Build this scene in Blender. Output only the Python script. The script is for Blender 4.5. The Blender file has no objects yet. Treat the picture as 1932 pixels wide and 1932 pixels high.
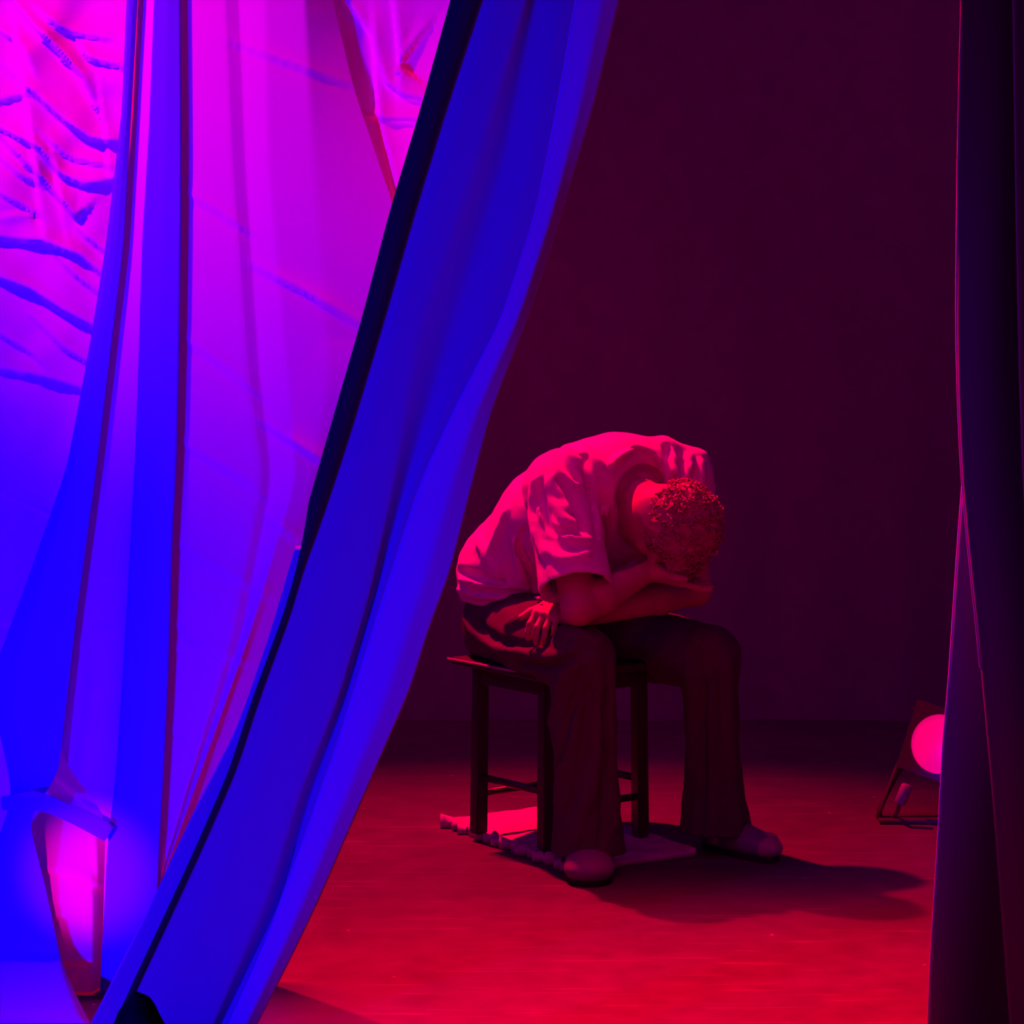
import bpy, bmesh, math, random
import numpy as np
from mathutils import Vector, Matrix

random.seed(4)
rng = np.random.RandomState(4)
C = bpy.context.scene.collection
SC = bpy.context.scene

# ------------------------------------------------------------------ camera
F = 5571.0                       # focal length in pixels of the 1932 px frame
CAM_H = 1.6
PITCH = math.atan((966 - 417) / F)
cam_d = bpy.data.cameras.new('camera')
cam_d.sensor_width = 36.0
cam_d.lens = 36.0 * F / 1932.0
cam_d.clip_end = 60
cam = bpy.data.objects.new('camera', cam_d)
C.objects.link(cam)
cam.location = (0, 0, CAM_H)
cam.rotation_euler = (math.pi / 2 - PITCH, 0, 0)
SC.camera = cam
cam_d.dof.use_dof = False

# ------------------------------------------------------------------ view, world, stage and fill lights
SC.view_settings.view_transform = 'Standard'
SC.view_settings.look = 'None'
SC.view_settings.gamma = 1.0
SC.view_settings.use_curve_mapping = False
SC.view_settings.exposure = 0.0
SC.cycles.use_denoising = True
SC.cycles.max_bounces = 6
SC.cycles.sample_clamp_indirect = 4.0

w = bpy.data.worlds.new('world'); SC.world = w
w.use_nodes = True
w.node_tree.nodes['Background'].inputs[0].default_value = (0.16, 0.0, 1.0, 1)
w.node_tree.nodes['Background'].inputs[1].default_value = 0.165

def aim(o, target):
    o.rotation_euler = (Vector(target) - o.location).to_track_quat('-Z', 'Y').to_euler()

def spot(name, loc, target, power, color, size_deg, blend=0.5, radius=0.06):
    d = bpy.data.lights.new(name, 'SPOT')
    d.energy = power; d.color = color; d.spot_size = math.radians(size_deg)
    d.spot_blend = blend; d.shadow_soft_size = radius
    o = bpy.data.objects.new(name, d); C.objects.link(o)
    o.location = loc; aim(o, target)
    return o

RED = (1.0, 0.0, 0.055)
# key on the seated person, hung high upstage left
spot('red_key_light', (-0.90, 8.70, 3.75), (0.06, 7.20, 0.4), 2000, (1.0, 0.0, 0.03), 50, 1.0, 0.05)
# red pool on the boards in front
spot('red_pool_light', (0.9, 6.25, 4.5), (0.50, 4.85, 0.0), 5200, (1.0, 0.0, 0.010), 58, 1.0, 0.15)
# magenta top light on the white cloths, from the left
spot('magenta_drape_light', (-2.2, 4.4, 3.7), (-0.90, 6.05, 2.10), 640, (1.0, 0.0, 0.04), 30, 1.0, 0.06)
# low magenta fill, added to brighten the foot of the rumpled sheet
spot('magenta_low_fill', (-1.3, 3.6, 0.8), (-0.870, 6.0, 0.26), 330, (1.0, 0.0, 0.40), 7.5, 1.0, 0.02)
# blue footlight, front left, and a small blue fill added for the shadow between the drapes
spot('blue_foot_light', (-2.8, 2.4, 0.35), (-0.92, 5.9, 0.95), 1100, (0.010, 0.0, 1.0), 50, 0.6, 0.12)
spot('blue_up_fill', (-0.98, 5.70, 0.10), (-0.50, 6.08, 0.85), 9, (0.0, 0.0, 1.0), 110, 1.0, 0.05)
# dim violet fill, added to tint the shaded side of the shirt
spot('violet_fill', (-2.6, 7.0, 2.2), (0.2, 7.45, 0.8), 20, (0.35, 0.0, 1.0), 50, 1.0, 0.2)
# weak red fill, added to lift the dark floor at the rear
spot('red_rear_fill', (-0.7, 8.2, 4.4), (-0.5, 8.3, 0.0), 170, (1.0, 0.0, 0.25), 66, 1.0, 0.2)
# faint wash on the back wall
spot('wall_wash_light', (2.1, 7.2, 4.0), (1.9, 9.3, 2.2), 10, (1.0, 0.0, 0.30), 80, 1.0, 0.3)
# rim fill, added to redden the fold edges of the black curtain
spot('red_rim_fill', (-1.6, 8.4, 2.6), (0.86, 5.4, 1.3), 2800, (1.0, 0.0, 0.12), 20, 0.9, 0.05)

# ------------------------------------------------------------------ helpers
def at(px, py, Y):
    a = (px - 966) / F; b = -(py - 966) / F
    d = Vector((a, math.cos(PITCH) + b * math.sin(PITCH), -math.sin(PITCH) + b * math.cos(PITCH)))
    t = Y / d.y
    return Vector((d.x * t, Y, CAM_H + d.z * t))

def at_floor(px, py, z=0.0):
    p = at(px, py, 1.0)
    t = (z - CAM_H) / (p.z - CAM_H)
    return Vector((p.x * t, t, z))

def lut(table):
    ks = sorted(table)
    vs = [table[k] for k in ks]
    def f(y):
        if y < ks[0]: return vs[0] + (vs[1] - vs[0]) / (ks[1] - ks[0]) * (y - ks[0])
        if y > ks[-1]: return vs[-1] + (vs[-1] - vs[-2]) / (ks[-1] - ks[-2]) * (y - ks[-1])
        return float(np.interp(y, ks, vs))
    def g(y):                      # softened so drape edges run in gentle curves
        return (f(y - 40) + f(y - 20) + f(y) * 2 + f(y + 20) + f(y + 40)) / 6
    return g

def tag(o, label=None, cat=None, group=None, kind=None):
    if label: o['label'] = label
    if cat: o['category'] = cat
    if group: o['group'] = group
    if kind: o['kind'] = kind
    return o

def empty(name, loc):
    o = bpy.data.objects.new(name, None); C.objects.link(o); o.location = loc
    o.empty_display_size = 0.1
    return o

def mesh_obj(name, verts, faces, mat, parent=None, smooth=True):
    me = bpy.data.meshes.new(name)
    me.from_pydata([tuple(v) for v in verts], [], [tuple(int(i) for i in f) for f in faces])
    me.materials.append(mat)
    if smooth: me.polygons.foreach_set('use_smooth', [True] * len(me.polygons))
    me.update()
    o = bpy.data.objects.new(name, me); C.objects.link(o)
    if parent:
        o.parent = parent
        o.matrix_parent_inverse = Matrix.Translation(-Vector(parent.location))
    return o

def bm_obj(name, bm, mat, parent=None, smooth=False):
    me = bpy.data.meshes.new(name); bm.to_mesh(me); bm.free()
    me.materials.append(mat)
    if smooth: me.polygons.foreach_set('use_smooth', [True] * len(me.polygons))
    o = bpy.data.objects.new(name, me); C.objects.link(o)
    if parent:
        o.parent = parent
        o.matrix_parent_inverse = Matrix.Translation(-Vector(parent.location))
    return o

def box_bm(bm, c, half, R=None, bevel=0.0):
    r = bmesh.ops.create_cube(bm, size=2.0)
    M = Matrix.Translation(c) @ ((R.to_4x4()) if R else Matrix.Identity(4)) @ Matrix.Diagonal((*half, 1))
    bmesh.ops.transform(bm, matrix=M, verts=r['verts'])
    if bevel:
        es = list({e for v in r['verts'] for e in v.link_edges})
        bmesh.ops.bevel(bm, geom=es, offset=bevel, segments=2, affect='EDGES', profile=0.6)

def tube_bm(bm, pts, rad, n=10, flat=None):
    rings = []
    pts = [Vector(p) for p in pts]
    for i, p in enumerate(pts):
        t = (pts[min(i + 1, len(pts) - 1)] - pts[max(i - 1, 0)]).normalized()
        up = Vector((0, 0, 1)) if abs(t.z) < 0.9 else Vector((1, 0, 0))
        a = t.cross(up).normalized(); b = a.cross(t).normalized()
        r = rad[i] if isinstance(rad, (list, tuple)) else rad
        ring = []
        for k in range(n):
            th = 2 * math.pi * k / n
            ring.append(bm.verts.new(p + a * math.cos(th) * r * (flat or 1) + b * math.sin(th) * r))
        rings.append(ring)
    for i in range(len(rings) - 1):
        for k in range(n):
            bm.faces.new((rings[i][k], rings[i][(k + 1) % n], rings[i + 1][(k + 1) % n], rings[i + 1][k]))
    bm.faces.new(rings[0][::-1]); bm.faces.new(rings[-1])

# ------------------------------------------------------------------ materials
def principled(name, col, rough=0.8, spec=0.3, sheen=0.0, bump=0.0, bscale=200, var=0.0, metallic=0.0):
    m = bpy.data.materials.new(name); m.use_nodes = True
    nt = m.node_tree; b = nt.nodes['Principled BSDF']
    b.inputs['Base Color'].default_value = (*col, 1)
    b.inputs['Roughness'].default_value = rough
    b.inputs['Specular IOR Level'].default_value = spec
    b.inputs['Metallic'].default_value = metallic
    if sheen: b.inputs['Sheen Weight'].default_value = sheen; b.inputs['Sheen Roughness'].default_value = 0.35
    tc = nt.nodes.new('ShaderNodeTexCoord')
    if bump:
        n = nt.nodes.new('ShaderNodeTexNoise'); n.inputs['Scale'].default_value = bscale
        n.inputs['Detail'].default_value = 4
        nt.links.new(tc.outputs['Object'], n.inputs['Vector'])
        bp = nt.nodes.new('ShaderNodeBump'); bp.inputs['Strength'].default_value = bump
        bp.inputs['Distance'].default_value = 0.003
        nt.links.new(n.outputs['Fac'], bp.inputs['Height']); nt.links.new(bp.outputs['Normal'], b.inputs['Normal'])
    if var:
        n2 = nt.nodes.new('ShaderNodeTexNoise'); n2.inputs['Scale'].default_value = 14
        n2.inputs['Detail'].default_value = 5
        nt.links.new(tc.outputs['Object'], n2.inputs['Vector'])
        r = nt.nodes.new('ShaderNodeMapRange')
        r.inputs['From Min'].default_value = 0.3; r.inputs['From Max'].default_value = 0.7
        r.inputs['To Min'].default_value = 1 - var; r.inputs['To Max'].default_value = 1 + var
        nt.links.new(n2.outputs['Fac'], r.inputs['Value'])
        vm = nt.nodes.new('ShaderNodeVectorMath'); vm.operation = 'SCALE'
        vm.inputs[0].default_value = col
        nt.links.new(r.outputs['Result'], vm.inputs['Scale'])
        nt.links.new(vm.outputs['Vector'], b.inputs['Base Color'])
    return m

def cloth_mat(name, col, trans, bump=0.25):
    m = bpy.data.materials.new(name); m.use_nodes = True
    nt = m.node_tree; nt.nodes.remove(nt.nodes['Principled BSDF'])
    out = nt.nodes['Material Output']
    d = nt.nodes.new('ShaderNodeBsdfDiffuse'); d.inputs['Color'].default_value = (*col, 1)
    d.inputs['Roughness'].default_value = 0.6
    t = nt.nodes.new('ShaderNodeBsdfTranslucent'); t.inputs['Color'].default_value = (*col, 1)
    mx = nt.nodes.new('ShaderNodeMixShader'); mx.inputs[0].default_value = trans
    tc = nt.nodes.new('ShaderNodeTexCoord')
    n = nt.nodes.new('ShaderNodeTexNoise'); n.inputs['Scale'].default_value = 26
    n.inputs['Detail'].default_value = 6
    nt.links.new(tc.outputs['Object'], n.inputs['Vector'])
    bp = nt.nodes.new('ShaderNodeBump'); bp.inputs['Strength'].default_value = bump
    bp.inputs['Distance'].default_value = 0.004
    nt.links.new(n.outputs['Fac'], bp.inputs['Height'])
    nt.links.new(bp.outputs['Normal'], d.inputs['Normal'])
    nt.links.new(d.outputs[0], mx.inputs[1]); nt.links.new(t.outputs[0], mx.inputs[2])
    nt.links.new(mx.outputs[0], out.inputs['Surface'])
    return m

M_SHEET = cloth_mat('creased_cotton', (0.82, 0.82, 0.82), 0.12)
M_SHEER = cloth_mat('smooth_white_cloth', (0.80, 0.80, 0.80), 0.14, 0.05)
M_DIAG = cloth_mat('heavy_blue_cloth', (0.27, 0.15, 0.46), 0.06, 0.05)
M_TIED = cloth_mat('thin_blue_cloth', (0.15, 0.08, 0.84), 0.05, 0.05)
M_LIT_EDGE = cloth_mat('red_lit_blue_cloth', (0.34, 0.22, 0.72), 0.06, 0.05)  # red light on the right edge, put into the cloth colour
M_BAND = principled('pale_band', (0.7, 0.65, 0.7), 0.6, 0.3)
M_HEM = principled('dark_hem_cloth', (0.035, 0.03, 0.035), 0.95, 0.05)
M_VELVET = principled('black_velvet', (0.19, 0.14, 0.12), 0.9, 0.05, sheen=0.2)
M_RIM = principled('curtain_rim_highlight', (0.55, 0.5, 0.5), 0.85, 0.1, sheen=0.3)  # pale colour for the painted rim light
M_SHIRT = principled('cotton_shirt', (0.72, 0.64, 0.68), 0.9, 0.12, bump=0.25, bscale=500)
M_TROUSER = principled('dark_trousers', (0.08, 0.06, 0.075), 0.92, 0.1, bump=0.25, bscale=400)
M_SKIN = principled('skin', (0.42, 0.27, 0.21), 0.55, 0.35, bump=0.1, bscale=260, var=0.06)
M_HAIR = principled('curly_hair', (0.38, 0.25, 0.21), 0.55, 0.4)
M_SHOE = principled('shoe_leather', (0.16, 0.14, 0.20), 0.6, 0.3)
M_TOE = principled('pale_toe_cap', (0.35, 0.25, 0.25), 0.5, 0.4)
M_SOLE = principled('shoe_sole', (0.02, 0.02, 0.02), 0.7, 0.2)
M_STOOL = principled('dark_painted_wood', (0.045, 0.035, 0.04), 0.35, 0.5, bump=0.2, bscale=60)
M_TRIM = principled('worn_metal_edging', (0.5, 0.4, 0.42), 0.4, 0.6, metallic=0.6)
M_MAT = principled('pale_woven_mat', (0.50, 0.45, 0.45), 0.95, 0.1, bump=0.6, bscale=180, var=0.15)
M_LAMPCAN = principled('black_lamp_metal', (0.06, 0.05, 0.055), 0.4, 0.5)
M_KNOB = principled('grey_knob', (0.22, 0.16, 0.22), 0.5, 0.4)
M_BUNDLE = principled('dark_canvas', (0.006, 0.006, 0.012), 1.0, 0.0)

def emit(name, col, s):
    m = bpy.data.materials.new(name); m.use_nodes = True
    nt = m.node_tree; b = nt.nodes['Principled BSDF']
    b.inputs['Base Color'].default_value = (0.5, 0.3, 0.4, 1); b.inputs['Roughness'].default_value = 0.3
    b.inputs['Emission Color'].default_value = (*col, 1); b.inputs['Emission Strength'].default_value = s
    tc = nt.nodes.new('ShaderNodeTexCoord')
    v = nt.nodes.new('ShaderNodeTexVoronoi'); v.inputs['Scale'].default_value = 40
    nt.links.new(tc.outputs['Object'], v.inputs['Vector'])
    bp = nt.nodes.new('ShaderNodeBump'); bp.inputs['Strength'].default_value = 0.4
    nt.links.new(v.outputs['Distance'], bp.inputs['Height']); nt.links.new(bp.outputs['Normal'], b.inputs['Normal'])
    return m
M_LENS = emit('glowing_lens', (1.0, 0.0, 0.17), 0.75)

def floor_mat():
    m = bpy.data.materials.new('scuffed_stage_paint'); m.use_nodes = True
    nt = m.node_tree; b = nt.nodes['Principled BSDF']; L = nt.links.new
    tc = nt.nodes.new('ShaderNodeTexCoord')
    def noise(scale, detail=5, rough=0.6, mp=None):
        n = nt.nodes.new('ShaderNodeTexNoise'); n.inputs['Scale'].default_value = scale
        n.inputs['Detail'].default_value = detail; n.inputs['Roughness'].default_value = rough
        if mp is None: L(tc.outputs['Object'], n.inputs['Vector'])
        else: L(mp.outputs['Vector'], n.inputs['Vector'])
        return n
    def ramp(src, a, bb, c0, c1):
        r = nt.nodes.new('ShaderNodeMapRange'); r.inputs['From Min'].default_value = a
        r.inputs['From Max'].default_value = bb; r.inputs['To Min'].default_value = c0; r.inputs['To Max'].default_value = c1
        L(src, r.inputs['Value']); return r.outputs['Result']
    def math_(op, a, b_):
        n = nt.nodes.new('ShaderNodeMath'); n.operation = op
        for i, v in enumerate((a, b_)):
            if isinstance(v, (int, float)): n.inputs[i].default_value = v
            else: L(v, n.inputs[i])
        return n.outputs[0]
    big = ramp(noise(1.6).outputs['Fac'], 0.3, 0.7, 0.060, 0.090)
    mid = ramp(noise(14).outputs['Fac'], 0.3, 0.75, 0.88, 1.15)
    base = math_('MULTIPLY', big, mid)
    # thin scratches: stretched noise bands at two headings
    for ang, sc in ((0.5, (2.2, 46, 1)), (-0.95, (1.6, 60, 1)), (1.35, (3, 75, 1))):
        mp = nt.nodes.new('ShaderNodeMapping'); mp.inputs['Rotation'].default_value = (0, 0, ang)
        mp.inputs['Scale'].default_value = sc
        L(tc.outputs['Object'], mp.inputs['Vector'])
        n = noise(1.0, 3, 0.5, mp)
        s = ramp(n.outputs['Fac'], 0.655, 0.70, 0.0, 0.055)
        base = math_('ADD', base, s)
    # dust specks
    v = nt.nodes.new('ShaderNodeTexVoronoi'); v.inputs['Scale'].default_value = 7
    v.inputs['Randomness'].default_value = 1.0
    L(tc.outputs['Object'], v.inputs['Vector'])
    sp = ramp(v.outputs['Distance'], 0.018, 0.034, 0.45, 0.0)
    base = math_('ADD', base, sp)
    cc = nt.nodes.new('ShaderNodeCombineColor')
    for i in range(3): L(base, cc.inputs[i])
    L(cc.outputs[0], b.inputs['Base Color'])
    L(ramp(noise(9).outputs['Fac'], 0.3, 0.7, 0.42, 0.6), b.inputs['Roughness'])
    b.inputs['Specular IOR Level'].default_value = 0.35
    bp = nt.nodes.new('ShaderNodeBump'); bp.inputs['Strength'].default_value = 0.25
    bp.inputs['Distance'].default_value = 0.002
    L(noise(60).outputs['Fac'], bp.inputs['Height']); L(bp.outputs['Normal'], b.inputs['Normal'])
    return m
M_FLOOR = floor_mat()
M_WALL = principled('matt_black_wall', (0.20, 0.18, 0.25), 0.95, 0.05, bump=0.2, bscale=30, var=0.06)

# ------------------------------------------------------------------ setting
def slab(name, lo, hi, mat):
    bm = bmesh.new()
    c = (Vector(lo) + Vector(hi)) / 2; h = (Vector(hi) - Vector(lo)) / 2
    box_bm(bm, c, h)
    return tag(bm_obj(name, bm, mat), kind='structure')
slab('floor', (-4, -0.5, -0.1), (4, 9.6, 0.0), M_FLOOR)
slab('wall_left', (-4.1, -0.5, 0), (-4.0, 9.6, 5.0), M_WALL)
slab('wall_right', (4.0, -0.5, 0), (4.1, 9.6, 5.0), M_WALL)
def back_wall():
    # wall hung with a flat black cloth: soft, barely visible vertical waves
    nx, nz = 240, 6
    vs = []; fs = []
    for j in range(nz + 1):
        for i in range(nx + 1):
            x = -4 + 8 * i / nx; z = 5.0 * j / nz
            d = 0.012 * math.sin(x * 9 + 0.6 * math.sin(x * 3.1)) + 0.008 * math.sin(x * 23 + 1)
            vs.append((x, 9.4 + d, z))
    n0 = len(vs)
    for j in range(nz):
        for i in range(nx):
            a = j * (nx + 1) + i
            fs.append((a, a + 1, a + nx + 2, a + nx + 1))
    vs += [(-4, 9.55, 0), (4, 9.55, 0), (4, 9.55, 5), (-4, 9.55, 5)]
    fs.append((n0 + 3, n0 + 2, n0 + 1, n0))
    return tag(mesh_obj('wall_back', vs, fs, M_WALL), kind='structure')
back_wall()

# ------------------------------------------------------------------ drapes
def seg_dist(px, py, ax, ay, bx, by):
    dx, dy = bx - ax, by - ay
    L2 = dx * dx + dy * dy + 1e-9
    t = np.clip(((px - ax) * dx + (py - ay) * dy) / L2, 0, 1)
    ex, ey = px - (ax + t * dx), py - (ay + t * dy)
    side = np.sign(dx * (py - ay) - dy * (px - ax))
    return np.hypot(ex, ey), side, t

def crease_field(px, py, creases):
    """folds pressed into cloth; returns depth offset in metres (negative is towards the room)"""
    out = np.zeros_like(px)
    for amp, wid, pts in creases:
        best = np.full(px.shape, 1e9); sd = np.zeros(px.shape); taper = np.zeros(px.shape)
        n = len(pts) - 1
        for k in range(n):
            d, s, t = seg_dist(px, py, *pts[k], *pts[k + 1])
            m = d < best
            best = np.where(m, d, best); sd = np.where(m, s, sd)
            tt = (k + t) / n
            taper = np.where(m, np.sin(np.pi * np.clip(tt * 0.86 + 0.07, 0, 1)) ** 0.5, taper)
        # sharp-edged overlap: a step with a soft back
        prof = np.exp(-best / wid)
        out += -amp * 1.5 * taper * np.where(sd > 0, -0.55 * prof, prof * 1.0) * (1 - np.exp(-best / 2.5) * 0.85)
    return out

def drape(name, cols, mat, parent=None, ytop=-1300, floor_gap=0.0, sub=8, rowstep=14, creases=None, extra=None, zmax=3.4, ybot=None, thick=0.0015, rnd=0.0):
    """cols: (px table function, Y table function). Cloth hung between those lines from the truss down to the boards."""
    us = []
    for i in range(len(cols) - 1):
        for k in range(sub): us.append(i + k / sub)
    us.append(len(cols) - 1.0)
    if ybot is None: ybot = 417 + 8914 / (min(c[1](1900) for c in cols)) + 25
    ys = np.arange(ytop, ybot + rowstep, rowstep)
    PX = np.zeros((len(ys), len(us))); YY = np.zeros_like(PX)
    for r, y in enumerate(ys):
        cp = [c[0](y) for c in cols]; cy = [c[1](y) for c in cols]
        PX[r] = np.interp(us, range(len(cols)), cp)
        YY[r] = np.interp(us, range(len(cols)), cy)
    if rnd:
        for _ in range(int(rnd)):
            YY[:, 1:-1] = (YY[:, :-2] + YY[:, 1:-1] * 2 + YY[:, 2:]) / 4
    PY = np.repeat(ys[:, None], len(us), 1)
    if creases: YY = YY + crease_field(PX, PY, creases)
    if extra is not None: YY = YY + extra(PX, PY)
    a = (PX - 966) / F; b = -(PY - 966) / F
    dy = math.cos(PITCH) + b * math.sin(PITCH); dz = -math.sin(PITCH) + b * math.cos(PITCH)
    t = YY / dy
    X = a * t; Z = CAM_H + dz * t
    Z = np.clip(Z, 0.006 + floor_gap, zmax)
    nr, nc = X.shape
    vs = np.stack([X, YY, Z], -1).reshape(-1, 3)
    idx = np.arange(nr * nc).reshape(nr, nc)
    q = np.stack([idx[:-1, :-1], idx[1:, :-1], idx[1:, 1:], idx[:-1, 1:]], -1).reshape(-1, 4)
    zs = vs[q][:, :, 2]
    keep = (zs.max(1) - zs.min(1)) > 1e-5
    q = q[keep]
    used = np.unique(q); remap = -np.ones(len(vs), int); remap[used] = np.arange(len(used))
    o = mesh_obj(name, vs[used], remap[q], mat, parent)
    if thick:
        md = o.modifiers.new('thickness', 'SOLIDIFY'); md.thickness = thick; md.offset = 1.0
    return o

const = lambda v: (lambda y: v)

# lines of the big diagonal drape
G_L = lut({0: 850, 200: 795, 400: 735, 600: 683, 800: 625, 1023: 561, 1188: 513, 1359: 454, 1514: 374, 1701: 288, 1932: 171})
G_H = lut({0: 906, 200: 840, 400: 779, 600: 722, 800: 662, 900: 630, 1000: 596, 1090: 563, 1151: 547, 1322: 484, 1455: 441, 1600: 378, 1739: 314, 1856: 259, 1932: 225})
G_V = lut({0: 990, 300: 900, 620: 790, 900: 742, 1124: 694, 1327: 632, 1488: 566, 1700: 500, 1932: 400})
G_V2 = lut({0: 1010, 300: 950, 620: 850, 900: 768, 1124: 708, 1327: 650, 1488: 590, 1700: 530, 1932: 418})
G_F = lut({0: 1085, 200: 1050, 400: 1010, 600: 945, 760: 862, 900: 796, 1124: 723, 1380: 643, 1594: 568, 1776: 500, 1932: 430})
G_R = lut({0: 1168, 200: 1120, 450: 1045, 590: 1000, 690: 960, 780: 926, 960: 880, 1080: 850, 1180: 812, 1300: 775, 1390: 735, 1550: 665, 1700: 600, 1800: 552, 1932: 485})

# 1. rumpled white sheet at the very back
sheet_creases = [
    (.030, 26, [(20, 0), (60, 50), (110, 100), (150, 145), (176, 195)]),
    (.016, 16, [(150, 85), (168, 112), (215, 125)]),
    (.022, 24, [(55, 170), (120, 230), (170, 265), (225, 272)]),
    (.018, 20, [(-20, 235), (70, 280), (110, 330), (160, 351), (220, 342)]),
    (.018, 18, [(-20, 240), (80, 342), (140, 412), (160, 396)]),
    (.010, 12, [(-10, 362), (60, 400), (-10, 406)]),
    (.018, 20, [(-20, 450), (80, 458), (150, 485), (196, 524)]),
    (.012, 14, [(148, 436), (200, 480)]),
    (.022, 24, [(-20, 520), (60, 550), (120, 590), (180, 622)]),
    (.010, 14, [(-20, 622), (60, 670), (80, 690)]),
    (.014, 18, [(-20, 696), (70, 712), (165, 740)]),
    (.007, 16, [(-5, 730), (32, 795)]),
    (.008, 14, [(-10, 197), (55, 177)]),
    (.012, 22, [(-20, 925), (60, 955), (125, 988)]),
    (.006, 18, [(-20, 1168), (100, 1190)]),
    (.014, 30, [(28, 60), (55, 250), (80, 430)]),
    (.010, 30, [(100, 300), (120, 420)]),
    (.012, 14, [(0, 60), (40, 90), (60, 130)]),
    (.012, 16, [(70, 20), (120, 60), (190, 75)]),
    (.010, 14, [(80, 255), (130, 300), (200, 315)]),
    (.010, 12, [(0, 300), (40, 335), (75, 350)]),
    (.010, 14, [(90, 470), (140, 520), (190, 560)]),
    (.008, 12, [(185, 150), (196, 250), (205, 330)]),
    (.010, 16, [(60, 600), (120, 660), (170, 690)]),
    # lower strip
    (.014, 12, [(85, 1646), (128, 1648), (200, 1682)]),
    (.012, 9, [(92, 1734), (150, 1732), (194, 1735)]),
    (.012, 9, [(112, 1819), (150, 1820), (190, 1812)]),
    (.010, 14, [(110, 1470), (160, 1520), (210, 1550)]),
    (.012, 16, [(175, 1580), (180, 1660)]),
    (.010, 10, [(140, 1850), (152, 1822)]),
    # right of the pleated cloth
    (.014, 22, [(702, 40), (706, 120), (714, 230), (736, 320), (752, 396)]),
    (.012, 20, [(640, -10), (672, 30), (700, 70)]),
    (.012, 22, [(680, 214), (730, 228), (800, 231)]),
    (.014, 26, [(712, 110), (728, 160), (760, 182), (800, 190)]),
    (.016, 30, [(740, -10), (752, 100), (752, 125), (800, 60)]),
]
def rumple(px, py):
    n = 0
    for k, (fx, fy, ph) in enumerate([(1 / 60, 1 / 95, .3), (-1 / 43, 1 / 70, 1.9), (1 / 30, 1 / 52, 4.0), (1 / 90, -1 / 37, 2.2)]):
        n = n + np.sin(px * fx * 2.1 + 1.3 * np.sin(py * fy * 1.7 + ph) + py * fy + ph) * (1.0, .7, .4, .35)[k]
    fade = np.clip((1300 - py) / 900, 0.25, 1)
    fade = fade * np.clip((700 - px) / 150, 0.25, 1)
    win = np.clip((214 - px) / 40, 0, 1)
    return n * 0.0045 * fade - np.clip((py - 1500) / 200, 0, 1) * 0.112 * win
S_L = lut({-1300: -760, 0: -700, 1932: -680})
S_R = lambda y: min(G_R(y) - 28, 1300)
sheet = drape('creased_sheet', [(S_L, const(6.13)), (S_R, const(6.112))], M_SHEET, sub=330, rowstep=6, creases=sheet_creases, extra=rumple, thick=0)
tag(sheet, 'rumpled white cotton sheet hanging behind the other drapes, full of diagonal creases', 'sheet')

# 2. pleated white cloth in front of it
P_pink = lut({0: 246, 210: 233, 466: 216, 652: 192, 885: 160, 1167: 120, 1350: 105, 1420: 112, 1480: 150, 1530: 200, 1932: 190})
P_v = lut({0: 291, 233: 282, 466: 268, 699: 261, 885: 254, 1220: 235, 1461: 219, 1594: 203, 1808: 192, 1932: 186})
P_b = lut({0: 340, 233: 342, 420: 342, 699: 338, 885: 333, 1007: 326, 1274: 318, 1434: 310, 1664: 297, 1932: 290})
P_1 = lut({0: 425, 300: 438, 700: 468, 900: 496, 1200: 440, 1664: 300, 1932: 292})
P_2 = lut({0: 450, 300: 462, 700: 488, 900: 512, 1200: 455, 1664: 302, 1932: 294})
P_3 = lut({0: 500, 300: 505, 700: 540, 900: 560, 1200: 470, 1664: 304, 1932: 296})
P_4 = lut({0: 575, 300: 590, 700: 620, 900: 590, 1200: 480, 1664: 306, 1932: 298})
P_5 = lut({0: 628, 163: 666, 303: 713, 396: 745, 500: 770, 700: 750, 900: 660, 1100: 590, 1359: 500, 1514: 425, 1701: 340, 1932: 305})
pleat_creases = [
    (0.0052, 10, [(442, 84), (540, 121), (661, 165)]),
    (0.0052, 10, [(345, 363), (428, 414), (470, 442)]),
    (0.0087, 12, [(484, 508), (582, 559), (671, 615)]),
    (0.0052, 10, [(342, 638), (419, 694), (484, 745)]),
    (0.0061, 10, [(335, 834), (438, 894), (490, 935)]),
    (0.0087, 12, [(494, 801), (601, 871), (640, 895)]),
    (0.0070, 10, [(505, 985), (561, 1022)]),
    (0.0061, 10, [(331, 1028), (406, 1076), (523, 1140)]),
    (0.0061, 10, [(320, 1178), (374, 1220), (454, 1252), (500, 1262)]),
    (0.0043, 8, [(320, 1234), (379, 1232)]),
    (0.0043, 9, [(312, 1380), (410, 1403)]),
    (0.0052, 8, [(165, 1090), (240, 1102)]),
    (0.0078, 8, [(150, 1222), (195, 1200), (240, 1191)]),
    (0.0052, 10, [(150, 1320), (240, 1290)]),
    (0.0070, 14, [(172, 1250), (160, 1360), (140, 1470)]),
    (0.0052, 8, [(110, 1110), (140, 1080)]),
]
pleated = drape('pleated_drape', [(P_pink, const(6.018)), (P_v, const(6.002)), (P_b, const(6.008)), (P_1, const(6.004)),
                                  (P_2, const(6.016)), (P_3, const(6.006)), (P_4, const(6.022)), (P_5, const(6.084))],
                M_SHEER, sub=12, rowstep=8, creases=pleat_creases, thick=0)
tag(pleated, 'wide white pleated drape with sharp vertical folds between the rumpled sheet and the diagonal drape', 'drape')

# straight blue strip in front of it
B_M = lambda y: (P_v(y) + P_b(y)) / 2
strip = drape('strip_drape', [(P_v, const(5.985)), (B_M, const(5.981)), (P_b, const(5.987))], M_TIED, sub=6, rowstep=16)
tag(strip, 'straight plain blue strip of drape hanging before the white pleated cloth', 'drape')

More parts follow.
